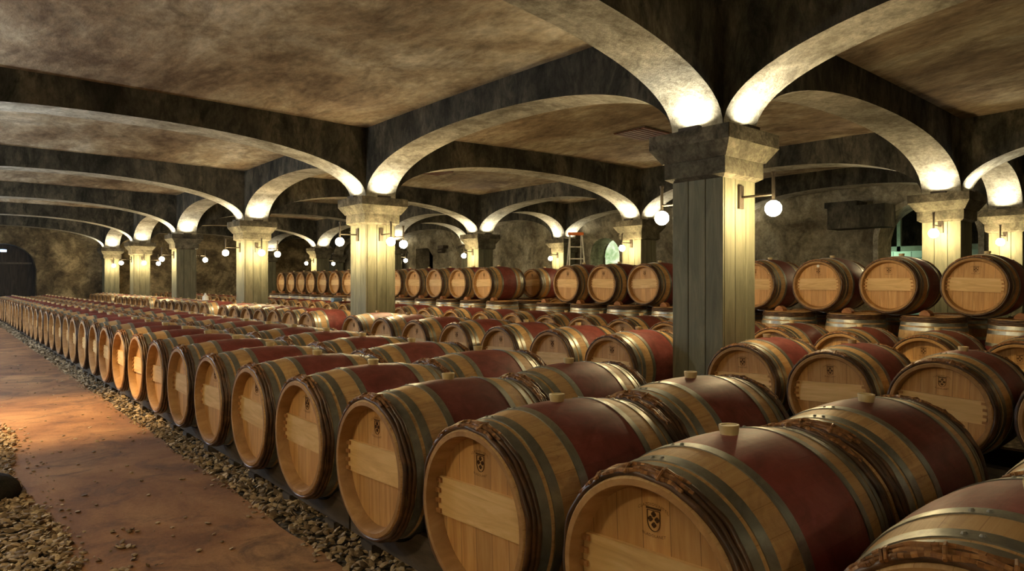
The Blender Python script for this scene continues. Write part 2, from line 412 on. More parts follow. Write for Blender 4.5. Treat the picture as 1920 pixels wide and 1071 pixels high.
def stamp_mesh():
    mb = MB(); x = -HL + .058 - .0012
    def poly(pts, thick=.0024):
        n = len(pts)
        vs = [(x - thick / 2, -a, b_) for a, b_ in pts] + [(x + .002, -a, b_) for a, b_ in pts]
        mb.add(vs, [tuple(range(n)), tuple(range(2 * n - 1, n - 1, -1))] + [(i, (i + 1) % n, n + (i + 1) % n, n + i) for i in range(n)])
    def stroke(pts, w, close=False):
        L = list(zip(pts, pts[1:])) + ([(pts[-1], pts[0])] if close else [])
        for p, q in L:
            d = Vector((q[0] - p[0], q[1] - p[1])); l = d.length
            if l == 0: continue
            d /= l; nn = Vector((-d.y, d.x)) * w / 2; p = Vector(p) - d * w / 3; q = Vector(q) + d * w / 3
            poly([tuple(p + nn), tuple(q + nn), tuple(q - nn), tuple(p - nn)])
    cz = .165
    sh = [(-.028, cz + .032), (.028, cz + .032), (.028, cz - .008)] + [(.028 * cos(t), cz - .008 - .036 * sin(t)) for t in [pi * k / 14 for k in range(1, 14)]] + [(-.028, cz - .008)]
    stroke(sh, .0022, True)
    for (a, b_) in ((0, cz + .019), (-.015, cz), (.015, cz), (0, cz - .021)):   # crosslets
        s_ = .0088
        stroke([(a - s_, b_), (a + s_, b_)], .0042); stroke([(a, b_ - s_), (a, b_ + s_)], .0042)
        for dx in (-1, 1):
            stroke([(a + dx * s_ * .8, b_ - .004), (a + dx * s_ * .8, b_ + .004)], .003)
            stroke([(a - .004, b_ + dx * s_ * .8), (a + .004, b_ + dx * s_ * .8)], .003)
    # banner bar over the shield
    stroke([(-.030, cz + .040), (.030, cz + .040)], .0065)
    def text(body, size, zc, arc=0):
        cu = bpy.data.curves.new('t', 'FONT'); cu.body = body; cu.size = size; cu.align_x = 'CENTER'; cu.resolution_u = 2
        cu.space_character = 1.1
        ob = bpy.data.objects.new('t', cu); COL.objects.link(ob)
        dg = bpy.context.evaluated_depsgraph_get(); me = bpy.data.meshes.new_from_object(ob.evaluated_get(dg))
        vs = []
        for v in me.vertices:
            a, b_ = v.co.x, v.co.y
            vs.append((x - .0012, -a, zc + b_ - arc * a * a * 4))
        mb.add(vs, [tuple(p.vertices) for p in me.polygons])
        bpy.data.objects.remove(ob); bpy.data.curves.remove(cu); bpy.data.meshes.remove(me)
    text('CLAZDIOU.NTTL', .0165, cz + .050, 1.2)
    text('BLADOLANET', .0155, cz - .066, -.6)
    mb.v = [(a, b_ * .74, .170 + (c - .165) * .72) for a, b_, c in mb.v]
    return mb.mesh('brand_mark', M['stamp'])
def bung_mesh():
    mb = MB(); z0 = RB - .004; n = 20
    prof = [(z0, .026), (z0 + .028, .031), (z0 + .032, .0305), (z0 + .032, .024), (z0 + .029, .022)]
    vs = [(r * cos(2 * pi * i / n), r * sin(2 * pi * i / n), z) for z, r in prof for i in range(n)]
    fs = [(k * n + i, k * n + (i + 1) % n, (k + 1) * n + (i + 1) % n, (k + 1) * n + i) for k in range(4) for i in range(n)]
    fs += [tuple(range(n - 1, -1, -1)), tuple(4 * n + i for i in range(n))]
    mb.add(vs, fs)
    return mb.mesh('bung', M['bung'], 40)

BM = dict(staves=stave_mesh(), wf=withe_mesh(-1), wr=withe_mesh(1), bf=binding_mesh(-1, .1), br=binding_mesh(1, -.2),
          hf=head_mesh(-1), hr=head_mesh(1), bar=bar_mesh(), peg=peg_mesh(-1), peg2=peg_mesh(1), stamp=stamp_mesh(), bung=bung_mesh())
HOOPS = [(-.372, -.338, .35), (-.322, -.286, .12), (-.198, -.164, .18), (.164, .198, .22), (.286, .322, -.1), (.338, .372, .3)]
HM = [hoop_mesh(*h) for h in HOOPS]
def part(name, me, root, child_of=None):
    return obj(name, me, child_of or root)
def make_barrel():
    r = empty('wine_barrel')
    part('staves', BM['staves'], r)
    for h in HM: part('hoop', h, r)
    for k, b_ in (('wf', 'bf'), ('wr', 'br')):
        w = part('withe_hoops', BM[k], r); part('wicker_binding', BM[b_], r, w)
    part('head', BM['hr'], r)
    h = part('head', BM['hf'], r)
    part('brand_mark', BM['stamp'], r, h)
    b_ = part('crossbar', BM['bar'], r); part('peg_row', BM['peg'], r, b_); part('peg_row', BM['peg2'], r, b_)
    part('bung', BM['bung'], r)
    return r
PROTO = make_barrel(); USED = [False]
def copy_tree(o, parent=None):
    c = o.copy(); COL.objects.link(c)
    if parent: c.parent = parent
    for ch in list(o.children): copy_tree(ch, c)
    return c
# keep the children list of the prototype fixed
def tree_of(o): return [(c, [g for g in c.children]) for c in o.children]
TREE = None
def barrel(x, y, z, label, group, rx=None, ry=0, rz=None, stand=False):
    global TREE
    if TREE is None: TREE = tree_of(PROTO)
    if not USED[0]: r = PROTO; USED[0] = True
    else:
        r = PROTO.copy(); COL.objects.link(r)
        for c, gs in TREE:
            cc = c.copy(); COL.objects.link(cc); cc.parent = r
            for g in gs:
                gg = g.copy(); COL.objects.link(gg); gg.parent = cc
    r.location = (x, y, z)
    rx = U(-.05, .05) if rx is None else rx
    rz = U(-.012, .012) if rz is None else rz
    r.rotation_euler = (rx, ry, rz)
    tag(r, label, 'barrel', group)
    return r

# ------------------------------------------------------------------ pixel helpers
def cot_px(x): return 1 / tan(YAW + atan((x - 960) / F))
ZC = .444

# row 1 beside the path
X1 = 1.836
for i in range(36):
    y = .375 + .74 * i
    barrel(X1 + U(-.008, .008), y, ZC + U(-.004, .004), 'red-banded oak barrel, %s from the camera in the row beside the gravel and path' % ORD[i + 1], 'barrels in the row beside the path')
# row 2
ys = [.33, 1.106, 1.893, 2.714, 3.558, 4.38, 5.166, 5.87, 6.58, 7.27]
while len(ys) < 36 and ys[-1] < 26: ys.append(ys[-1] + .74)
ROW2 = ys
for i, y in enumerate(ys):
    barrel(2.745 + U(-.006, .006), y, ZC + U(-.004, .004), 'red-banded oak barrel, %s from the camera in the second row from the path' % ORD[i + 1], 'barrels in the second row from the path')

# pillars
PX = 5.35; QX = 11.71; RX = 15.1; OX = -1.75
PY = [-2.5, 3.45, 9.71, 15.15, 20.57, 25.96, 31.07]
QY = [-2.5, 3.50, 9.41, 15.08, 20.0, 25.54, 31.07]
RY = [-2.5, 3.50, 9.41, 15.15, 20.0, 25.54, 31.07]
# row 3, standing between the pillars of the near pillar row
g0 = [.78, 1.47, 2.16, 2.84]
for i, y in enumerate(g0):
    barrel(5.2, y, ZC, 'red-banded oak barrel in the pillar row, %s from the nearest pillar on its camera side' % ORD[len(g0) - i], 'barrels in line with the near pillars')
names = ['nearest', 'second', 'third', 'fourth', 'fifth', 'sixth']
groups = [[4.13, 4.88, 5.66, 6.44, 7.26, 8.02, 8.82], [10.36 + .69 * k for k in range(7)], [15.79 + .69 * k for k in range(7)],
          [21.195 + .69 * k for k in range(7)], [26.6 + .7 * k for k in range(6)]]
for gi, g in enumerate(groups):
    for k, y in enumerate(g):
        xx = 5.12 - .03 * k * (gi == 0) if gi == 0 else 4.93
        barrel(xx, y, ZC + U(-.004, .004), 'red-banded oak barrel, %s beyond the %s pillar in the near pillar row' % (ORD[k + 1], names[gi]), 'barrels in line with the near pillars')
# row 4 in front of the double-height stack
ROW4 = [1.49, 2.205, 2.93, 3.63, 4.33, 5.02, 5.72, 6.42, 7.12, 7.88, 8.66, 9.5, 10.35, 11.2]
while ROW4[-1] < 29.5: ROW4.append(ROW4[-1] + .78)
for i, y in enumerate(ROW4):
    barrel(7.16, y, ZC + U(-.004, .004), 'red-banded oak barrel, %s from the camera end of the row before the upright barrels' % ORD[i + 1], 'barrels in the row before the double-height stack')
# double-height stack: upright barrels with barrels lying on top
UP = [1.35, 2.17, 2.99, 3.79, 4.62, 5.5, 6.42, 7.24, 8.03, 10.3, 11.14, 11.98, 12.8, 13.6, 14.4, 15.2, 15.95, 16.7, 17.45, 18.2, 18.9, 19.65, 20.4]
HIU = HL * 2 + .324
for i, y in enumerate(UP):
    if y < 9: lab = 'oak barrel lying on the upright barrels, %s from the right edge of the stack' % ORD[i + 1]
    else: lab = 'oak barrel lying on the upright barrels, %s left of the gap in the stack' % ORD[i - 8]
    r = barrel(8.487 + U(-.012, .012), y, HIU, lab, 'barrels lying on the upright barrels', rx=U(-.04, .04))
    if i == 3:
        mb = MB(); x = -HL + .058
        mb.tube((x - .004, 0, .235), (x + .002, 0, .235), .017, .017, 16)
        st = obj('sticker', mb.mesh('sticker', plain('white_paper', (.85, .83, .75))), r); st['label'] = 'round white sticker above the stamp'
stand = [.94]
for a, b_ in zip(UP, UP[1:]):
    if b_ - a < 1.2: stand.append((a + b_) / 2)
    else: stand += [a + .44, b_ - .42]
stand.append(UP[-1] + .38)
STAND = stand
for i, y in enumerate(stand):
    barrel(8.2, y, HL, 'upright oak barrel, %s from the right in the front line under the lying barrels' % ORD[i + 1], 'upright barrels under the stack', rx=0, ry=pi / 2, rz=0)
for i, y in enumerate(stand):
    barrel(8.90, y, HL, 'upright oak barrel, %s from the right in the rear line under the lying barrels' % ORD[i + 1], 'upright barrels under the stack', rx=0, ry=pi / 2, rz=0)
# barrels glimpsed through the gap in the stack
barrel(10.15, 10.75, HIU, 'dark oak barrel high behind the gap in the stack, head in shadow', 'barrels behind the stack')
for y in (10.35, 11.15): barrel(10.0, y, HL, 'upright oak barrel under the dark barrel behind the gap in the stack', 'upright barrels behind the gap', rx=0, ry=pi / 2, rz=0)
barrel(9.72, 9.55, .60, 'red-banded oak barrel lying low inside the gap of the stack, left one', 'barrels behind the stack')
barrel(9.72, 8.80, .60, 'oak barrel lying low inside the gap of the stack, right one', 'barrels behind the stack')

# chocks that hold the lying barrels
def chock_mesh():
    mb = MB(); prof = [(-.055, 0), (.055, 0), (.055, .022), (.03, .05), (0, .062), (-.03, .05), (-.055, .022)]
    n = len(prof)
    vs = [(0 - .045, a, b_) for a, b_ in prof] + [(.045, a, b_) for a, b_ in prof]
    mb.add(vs, [tuple(range(n)), tuple(range(2 * n - 1, n - 1, -1))] + [(i, n + i, n + (i + 1) % n, (i + 1) % n) for i in range(n)])
    return mb.mesh('wooden_chock', M['chock'])
CK = chock_mesh()
for i, y in enumerate(STAND):
    z = 2 * HL + .008
    for sgn in (0,):
        c = obj('wooden_chock', CK, None, (8.0, y + .0, z)); c.rotation_euler.z = U(-.2, .2)
        tag(c, 'rounded wooden chock on the %s upright barrel from the right of the stack' % ORD[i + 1], 'chock', 'chocks between the lying barrels')

# ------------------------------------------------------------------ racks
def rack_mesh_board(y0, y1, centres, xoff):
    mb = MB(); x0, x1 = xoff - .025, xoff + .025
    Rr = rad_at(abs(xoff) - .025) + .006; n = int((y1 - y0) / .03)
    top = []
    for i in range(n + 1):
        y = y0 + (y1 - y0) * i / n; h = .21
        for c in centres:
            d = abs(y - c)
            if d < Rr: h = min(h, ZC - sqrt(Rr * Rr - d * d))
        top.append((y, h))
    for (ya, ha), (yb, hb) in zip(top, top[1:]):
        mb.add([(x0, ya, .055), (x0, yb, .055), (x0, yb, hb), (x0, ya, ha), (x1, ya, .055), (x1, yb, .055), (x1, yb, hb), (x1, ya, ha)],
               [(0, 1, 2, 3), (7, 6, 5, 4), (3, 2, 6, 7), (0, 4, 5, 1)])
    for ya, ha in (top[0], top[-1]):
        mb.add([(x0, ya, .055), (x1, ya, .055), (x1, ya, ha), (x0, ya, ha)], [(0, 1, 2, 3)])
    return mb.mesh('scalloped_board', M['rack'])
BRD = [rack_mesh_board(-.73, .73, (-.37, .37), xo) for xo in (-.30, .30)]
mbf = MB()
mbf.box(-.34, .34, -.05, .05, 0, .055)
FT = mbf.mesh('foot', M['rack'])
proto_rack = None
for k in range(18):
    yc = .375 + .37 + 1.48 * k
    r = empty('barrel_rack', (X1, yc, 0))
    for b_ in BRD: obj('scalloped_board', b_, r)
    for s_ in (-.55, .0, .55): obj('foot', FT, r, (0, s_, 0))
    tag(r, 'dark scalloped rack under the %s pair of barrels beside the path' % ORD[k + 1], 'rack', 'racks under the front row')
def rails(x, y0, y1, label, h=.118):
    r = empty('barrel_rails', (x, (y0 + y1) / 2, 0))
    for s_ in (-.3, .3):
        mb = MB(); mb.bbox(s_ - .04, s_ + .04, -(y1 - y0) / 2, (y1 - y0) / 2, 0, h, .004)
        obj('rail', mb.mesh('rail', M['rack']), r)
    tag(r, label, 'rails')
rails(2.745, 0.05, ROW2[-1] + .3, 'pair of low dark rails under the second row of barrels')
rails(5.2, .5, 3.15, 'low dark rails under the barrels on the camera side of the nearest pillar')
rails(5.02, 3.9, 9.15, 'low dark rails under the barrels between the nearest and second pillars')
for gi, g in enumerate(groups[1:]):
    rails(4.93, g[0] - .3, g[-1] + .3, 'low dark rails under the barrels beyond the %s pillar' % names[gi + 1])
rails(7.16, 1.2, ROW4[-1] + .3, 'low dark rails under the row before the upright barrels')
rails(9.72, 8.45, 9.9, 'dark timber rails under the two barrels inside the gap', .274)

# ------------------------------------------------------------------ pillars
CAPZ = 2.555; HW = .26; CEIL = 3.62
def shaft_mesh():
    mb = MB(); g = .003; t = .022; zt = CAPZ - .39
    mb.box(-HW + t + .002, HW - t - .002, -HW + t + .002, HW - t - .002, 0, zt, 1)
    def board(x0, x1, y0, y1): mb.bbox(x0, x1, y0, y1, 0, zt, .003)
    for s_ in (-1, 1):
        q0, q1 = sorted((s_ * HW, s_ * (HW - t)))
        w = [-HW, -.09 * s_, .085 * s_, HW] if s_ == 1 else [-HW, -.085, .09, HW]
        for a, b_ in zip(w, w[1:]): board(q0, q1, a + g, b_ - g)
        w = [-HW + t, -.07, .10, HW - t]
        for k, (a, b_) in enumerate(zip(w, w[1:])): board(a + g, b_ - g, q0, q1)
    return mb.mesh('plank_shaft', [M['plank'], M['rack']])
def cap_mesh():
    mb = MB()
    z0 = CAPZ - .42
    mb.frust(0, 0, HW + .002, .31, z0, z0 + .03); mb.frust(0, 0, .31, .31, z0 + .03, CAPZ - .245)
    mb.frust(0, 0, .325, .41, CAPZ - .25, CAPZ - .12)
    return mb.mesh('capital', M['concrete'])
def abacus_mesh():
    mb = MB(); mb.bbox(-.41, .41, -.41, .41, CAPZ - .122, CAPZ, .006)
    return mb.mesh('abacus', M['abacus'])
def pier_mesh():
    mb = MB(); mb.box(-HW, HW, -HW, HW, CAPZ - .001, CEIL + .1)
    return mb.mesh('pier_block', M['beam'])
SM, CM, AM, PM = shaft_mesh(), cap_mesh(), abacus_mesh(), pier_mesh()
mbu = MB(); mbu.box(-.10, .10, -.03, .03, 0, .03)
UM = mbu.mesh('uplight', M['iron'])
LIGHTS = []
UP_W = 2.2
def uplight(root, cx, cy, dx, dy, w=UP_W, col=(1, .92, .72)):
    ox, oy = cx + dx * .355, cy + dy * .355
    o = obj('uplight', UM, root, (dx * .365, dy * .365, CAPZ + .001)); o.rotation_euler.z = 0 if dy else pi / 2
    L = bpy.data.lights.new('uplight_lamp', 'AREA'); L.shape = 'RECTANGLE'; L.size = .18; L.size_y = .04; L.energy = w; L.color = col; L.spread = radians(150)
    lo = bpy.data.objects.new('uplight_lamp', L); COL.objects.link(lo)
    lo.location = (cx + dx * .365, cy + dy * .365, CAPZ + .034)
    lo.rotation_euler = (pi - .12 * dy, .12 * dx, 0 if dy else pi / 2) if dy else (0, pi, pi / 2)
pn = ['nearest', 'second', 'third', 'fourth', 'fifth', 'sixth']
def pillar(x, y, label, group, ups, w=UP_W, col=(1, .92, .72)):
    r = empty('pillar', (x, y, 0))
    obj('plank_shaft', SM, r); obj('capital', CM, r); obj('abacus', AM, r); obj('pier_block', PM, r)
    tag(r, label, 'pillar', group)
    for dx, dy in ups: uplight(r, x, y, dx, dy, w, col)
    return r
ALL = [(-1, 0), (1, 0), (0, -1), (0, 1)]
for i, y in enumerate(PY):
    lab = 'plank-clad pillar out of view behind the camera in the near pillar row' if i == 0 else 'plank-clad pillar with concrete capital, %s one of the pillar row closest to the path' % pn[i - 1]
    pillar(PX, y, lab, 'pillars of the near row', ALL if i < 6 else [(-1, 0), (1, 0), (0, -1)])
for i, y in enumerate(QY):
    lab = 'plank-clad pillar at the camera end of the row behind the stack' if i == 0 else 'plank-clad pillar behind the double-height stack, %s from the right in its row' % ORD[i]
    pillar(QX, y, lab, 'pillars of the middle row', ALL if i < 6 else [(-1, 0), (0, -1)])
for i, y in enumerate(RY):
    lab = 'plank-clad pillar at the camera end against the far side wall' if i == 0 else 'plank-clad pillar against the far side wall, %s from the right' % ORD[i]
    pillar(RX, y, lab, 'pillars against the far side wall', [(-1, 0), (0, -1), (0, 1)] if 0 < i < 6 else [(0, 1)] if i == 0 else [])
for i, y in enumerate(PY):
    pillar(OX, y, 'plank-clad pillar on the path side, %s from the camera end' % ORD[i + 1], 'pillars on the path side', [(1, 0), (0, 1), (0, -1)] if 0 < i < 6 else [(1, 0)], 15., (.80, .88, 1.))

# ------------------------------------------------------------------ arches
RISE = .745
TN = [0]
def arch(c0, c1, axis, cross):
    """from pillar centre c0 to c1 along axis; cross = centre of the other coordinate"""
    a = c0 + HW; b_ = c1 - HW; mid = (a + b_) / 2; hs = (b_ - a) / 2
    n = 40; us = []
    for i in range(n + 1):
        t = pi * i / n; us.append(mid - hs * cos(t))
    mb = MB(); N = 2.25; top = CEIL + .08
    def zz(u):
        q = min(1, abs(u - mid) / hs); return CAPZ + RISE * (1 - q ** N) ** (1 / N)
    def P(u, w, z): return (u, cross + w, z) if axis == 0 else (cross + w, u, z)
    for u0, u1 in zip(us, us[1:]):
        z0, z1 = zz(u0), zz(u1)
        mb.add([P(u0, -HW, z0), P(u1, -HW, z1), P(u1, HW, z1), P(u0, HW, z0)], [(0, 1, 2, 3)], 0)
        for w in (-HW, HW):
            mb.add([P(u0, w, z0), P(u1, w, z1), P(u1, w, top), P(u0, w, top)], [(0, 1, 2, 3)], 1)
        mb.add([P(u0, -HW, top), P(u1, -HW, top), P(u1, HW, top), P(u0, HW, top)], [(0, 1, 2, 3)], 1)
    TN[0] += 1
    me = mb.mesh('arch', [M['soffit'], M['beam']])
    # weld and smooth the soffit only
    bm = bmesh.new(); bm.from_mesh(me); bmesh.ops.remove_doubles(bm, verts=bm.verts, dist=1e-5); bm.to_mesh(me); bm.free()
    me.polygons.foreach_set('use_smooth', [True] * len(me.polygons)); me.set_sharp_from_angle(angle=radians(40))
    o = obj('trim_%d' % TN[0], me); struct(o)
for X, YY in ((OX, PY), (PX, PY), (QX, QY), (RX, RY)):
    for y0, y1 in zip(YY, YY[1:]): arch(y0, y1, 1, X)
for i in range(7):
    arch(OX, PX, 0, PY[i]); arch(PX, QX, 0, (PY[i] + QY[i]) / 2) if abs(PY[i] - QY[i]) < .02 else None
    if abs(PY[i] - QY[i]) >= .02:
        # slightly skewed bay: build along the line between the two pillars
        arch(PX, QX, 0, 0)
        o = bpy.data.objects['trim_%d' % TN[0]]; me = o.data
        for v in me.vertices:
            t = min(1, max(0, (v.co.x - PX) / (QX - PX))); v.co.y += PY[i] + (QY[i] - PY[i]) * t
    arch(QX, RX, 0, QY[i])

# ------------------------------------------------------------------ ceiling, floor, walls
WX = 15.55; WXL = -2.1; WY = 31.6; WY0 = -2.9
def ceiling():
    mb = MB()
    xs = [WXL - .2, OX, PX, QX, RX, WX + .2]; ysl = [WY0 - .2] + PY + [WY + .2]
    nx, ny = 10, 10
    for x0, x1 in zip(xs, xs[1:]):
        for y0, y1 in zip(ysl, ysl[1:]):
            vs = []; rise = .20 if (x1 - x0 > 2.5 and y1 - y0 > 2) else .0
            for i in range(nx + 1):
                for j in range(ny + 1):
                    a, b_ = i / nx, j / ny
                    vs.append((x0 + (x1 - x0) * a, y0 + (y1 - y0) * b_, CEIL + rise * (sin(pi * a) * sin(pi * b_)) ** .8 if 0 < i < nx and 0 < j < ny else CEIL))
            mb.add(vs, [(i * (ny + 1) + j, (i + 1) * (ny + 1) + j, (i + 1) * (ny + 1) + j + 1, i * (ny + 1) + j + 1) for i in range(nx) for j in range(ny)])
    me = mb.mesh('ceiling', M['ceiling'], 50)
    struct(obj('ceiling', me))
ceiling()
mb = MB(); mb.box(.40, 1.335, WY0, WY, -.05, .012)
# worn wavy edge of the path slab
def slab():
    mb = MB(); n = 260; e = []
    for i in range(n + 1):
        y = WY0 + (WY - WY0) * i / n
        e.append((.40 + .03 * sin(y * 2.1) + .025 * sin(y * 5.3) + .012 * sin(y * 13), 1.335 + .012 * sin(y * 3.3) + .008 * sin(y * 9.1), y))
    for (a0, b0, y0), (a1, b1, y1) in zip(e, e[1:]):
        mb.add([(a0, y0, .014), (b0, y0, .014), (b1, y1, .014), (a1, y1, .014)], [(0, 1, 2, 3)])
        mb.add([(a0, y0, .014), (a1, y1, .014), (a1 - .03, y1, -.02), (a0 - .03, y0, -.02)], [(0, 1, 2, 3)])
        mb.add([(b0, y0, .014), (b1, y1, .014), (b1 + .02, y1, -.02), (b0 + .02, y0, -.02)], [(0, 1, 2, 3)])
    struct(obj('floor', mb.mesh('floor', M['path'])))
slab()
mb = MB(); mb.add([(WXL - .2, WY0 - .2, 0), (WX + 3, WY0 - .2, 0), (WX + 3, WY + 3, 0), (WXL - .2, WY + 3, 0)], [(0, 1, 2, 3)])
struct(obj('floor', mb.mesh('floor_gravel', M['gravel'])))

def wall(name, axis, pos, s0, s1, openings, depth, mat, H=CEIL + .05, n=None):
    """axis 1: wall at x=pos running along y; axis 0: wall at y=pos running along x. depth: extrudes outward (+)"""
    mb = MB()
    def P(s_, d, z): return (pos + d, s_, z) if axis == 1 else (s_, pos + d, z)
    cuts = {s0, s1}
    for (a, b_, z0, f) in openings:
        for i in range(25): cuts.add(a + (b_ - a) * i / 24)
    cuts = sorted(cuts)
    for a, b_ in zip(cuts, cuts[1:]):
        m = (a + b_) / 2; op = None
        for o in openings:
            if o[0] < m < o[1]: op = o
        if not op:
            mb.add([P(a, 0, 0), P(b_, 0, 0), P(b_, 0, H), P(a, 0, H)], [(0, 1, 2, 3)])
            mb.add([P(a, depth, 0), P(b_, depth, 0), P(b_, depth, H), P(a, depth, H)], [(0, 1, 2, 3)])
        else:
            o0, o1, z0, f = op
            za, zb = f(a), f(b_)
            for d in (0, depth): mb.add([P(a, d, za), P(b_, d, zb), P(b_, d, H), P(a, d, H)], [(0, 1, 2, 3)])
            mb.add([P(a, 0, za), P(b_, 0, zb), P(b_, depth, zb), P(a, depth, za)], [(0, 1, 2, 3)])
            if z0 > 0:
                for d in (0, depth): mb.add([P(a, d, 0), P(b_, d, 0), P(b_, d, z0), P(a, d, z0)], [(0, 1, 2, 3)])
                mb.add([P(a, 0, z0), P(b_, 0, z0), P(b_, depth, z0), P(a, depth, z0)], [(0, 1, 2, 3)])
    for (a, b_, z0, f) in openings:
        for s_ in (a, b_):
            mb.add([P(s_, 0, z0), P(s_, depth, z0), P(s_, depth, f(s_)), P(s_, 0, f(s_))], [(0, 1, 2, 3)])
    o = obj(name, mb.mesh(name, mat)); struct(o); return o
def round_top(a, b_, zs, rise, n=2.):
    m = (a + b_) / 2; h = (b_ - a) / 2
    return lambda s_: zs + rise * max(0, 1 - min(1, abs(s_ - m) / h) ** n) ** (1 / n)
def chamf(a, b_, zt, c):
    return lambda s_: zt - max(0, (a + c) - s_)
O1 = (13.24, 14.43, 0, round_top(13.24, 14.43, 2.05, .52))
O2 = (4.10, 5.95, 0, round_top(4.10, 5.95, 2.15, .75))
O3 = (23.2, 24.5, 0, chamf(23.2, 24.5, 2.62, .35))
wall('wall_right', 1, WX, WY0, WY, [O2, O1, O3], .7, M['wall'])
wall('wall_left', 1, WXL, WY0, WY, [], -.3, M['wall'])
O4 = (.95, 2.95, 0, round_top(.95, 2.95, 1.7, .95))
wall('wall_back', 0, WY, WXL, WX, [O4], .6, M['endwall'])
wall('wall_front', 0, WY0, WXL, WX, [], -.3, M['wall'])
# end arch: added dark leaf and straps stand in for the dark opening
def door():
    mb = MB(); n = 24; a, b_ = .95, 2.95; f = O4[3]; y = WY + .5
    for i in range(n):
        s0 = a + (b_ - a) * i / n; s1 = a + (b_ - a) * (i + 1) / n; e = .004 if i % 3 == 2 else 0
        mb.add([(s0, y, 0), (s1 - e, y, 0), (s1 - e, y, f(s1)), (s0, y, f(s0)), (s0, y + .05, 0), (s1 - e, y + .05, 0), (s1 - e, y + .05, f(s1)), (s0, y + .05, f(s0))],
               [(0, 1, 2, 3), (7, 6, 5, 4), (0, 3, 7, 4), (1, 5, 6, 2), (3, 2, 6, 7)])
    o = obj('door_1', mb.mesh('opening_fill', wood('dark_opening_fill', (.012, .010, .008), (.03, .022, .015), (.06, .042, .028), 2, 10, 8))); struct(o)
    for z in (.5, 1.9):
        m2 = MB(); m2.box(a + .1, b_ - .1, y - .02, y, z, z + .07); obj('fill_strap', m2.mesh('fill_strap', M['iron']), o)
door()
# small cold-blue lamp in the end arch
mb = MB(); mb.bbox(-.11, .11, -.05, 0, -.05, .05, .01)
lb = obj('emergency_lamp', mb.mesh('lamp_housing', plain('lamp_housing', (.3, .32, .35))), None, (1.95, WY + .44, 2.40)); tag(lb, 'small cold blue lamp glowing in the dark arch of the end wall', 'lamp')
mb = MB(); mb.box(-.09, .09, -.06, -.051, -.035, .035); obj('lens', mb.mesh('lens', plain('blue_lens', (.3, .5, .9), .3, .5, (.25, .5, 1.), 14)), lb)

# gothic window at the outer face of the deep round-headed opening
def gothic():
    a, b_ = 13.26, 14.41; m = (a + b_) / 2; h = (b_ - a) / 2; x = WX + .66
    def top(s_):
        d = abs(s_ - m); Rg = 2 * h * 1.02
        return 1.98 + sqrt(max(0, Rg * Rg - (Rg - h + d) ** 2)) * .72
    m_, nt, b2 = new_mat('window_daylight')
    v = coords(nt, 'World'); n1 = noise(nt, v, 3.5, 7, .7, .5)
    c = ramp(nt, n1, [(.38, (.20, .42, .12)), (.5, (.55, .74, .40)), (.60, (.9, .96, .74))])
    lk(nt, c, b2.inputs['Emission Color']); sset(b2, 'Emission Strength', .34); sset(b2, 'Roughness', .2)
    mb = MB(); n = 28
    pane = [(a + (b_ - a) * i / n) for i in range(n + 1)]
    for s0, s1 in zip(pane, pane[1:]): mb.add([(x, s0, .9), (x, s1, .9), (x, s1, top(s1)), (x, s0, top(s0))], [(0, 1, 2, 3)])
    w = obj('window_1', mb.mesh('window_pane', m_)); struct(w)
    mb = MB()
    for s0, s1 in zip(pane, pane[1:]):
        t0, t1 = O1[3](s0), O1[3](s1)
        if max(t0, t1) > min(top(s0), top(s1)): mb.add([(x - .02, s0, top(s0)), (x - .02, s1, top(s1)), (x - .02, s1, max(t1, top(s1))+.1), (x - .02, s0, max(t0, top(s0))+.1)], [(0, 1, 2, 3)])
    for s0, s1 in ((a - .02, a + .03), (b_ - .03, b_ + .02)): mb.box(x - .03, x, s0, s1, .9, 2.0)
    mb.box(x - .05, x, a - .02, b_ + .02, 0, .92)
    for z in (1.45,): mb.box(x - .02, x, a, b_, z, z + .018)
    obj('window_surround', mb.mesh('window_surround', M['wall']), w)
gothic()
# the passage behind the right-hand opening: blockwork below, dark above, timber strut
mb = MB(); mb.box(17.6, 17.8, 2.6, 7.6, 0, 1.95); struct(obj('wall_passage', mb.mesh('passage_blockwork', M['block'])))
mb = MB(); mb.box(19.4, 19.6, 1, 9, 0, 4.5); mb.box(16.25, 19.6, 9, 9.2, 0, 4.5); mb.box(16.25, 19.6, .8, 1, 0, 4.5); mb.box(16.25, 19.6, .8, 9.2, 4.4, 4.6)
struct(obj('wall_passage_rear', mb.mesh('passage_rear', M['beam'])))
fr = empty('timber_frame', (17.4, 5.3, 0)); tag(fr, 'pale green timber post and rail standing on the blockwork beyond the arched opening', 'frame')
gm = plain('green_timber', (.30, .40, .28), .7)
mb = MB(); mb.box(-.05, .05, .85, .93, 1.95, 3.4); obj('post', mb.mesh('post', gm), fr)
mb = MB(); mb.box(-.05, .25, -1.4, 1.5, 1.95, 2.07); obj('rail', mb.mesh('rail', gm), fr)
# plaster moulding round the arched opening
mb = MB(); n = 40; f = O2[3]; a, b2 = 4.10, 5.95; m = (a + b2) / 2
pts = [(b2, z) for z in (0, 1.0, 2.15)] + [(m + (b2 - m) * cos(pi * k / n), 2.15 + .75 * sin(pi * k / n)) for k in range(1, n)] + [(a, z) for z in (2.15, 1.0, 0)]
def outp(p):
    y, z = p; d = Vector((y - m, max(0, z - 2.15) * 1.2)); d.normalize(); return (y + d.x * .10, z + d.y * .10)
for p, q in zip(pts, pts[1:]):
    po, qo = outp(p), outp(q); x0, x1 = WX - .035, WX
    mb.add([(x0, p[0], p[1]), (x0, q[0], q[1]), (x0, qo[0], qo[1]), (x0, po[0], po[1]), (x1, p[0], p[1]), (x1, q[0], q[1]), (x1, qo[0], qo[1]), (x1, po[0], po[1])],
           [(0, 1, 2, 3), (7, 6, 5, 4), (0, 4, 5, 1), (3, 2, 6, 7)])
struct(obj('trim_%d' % (TN[0] + 2), mb.mesh('arch_moulding', M['soffit'])))
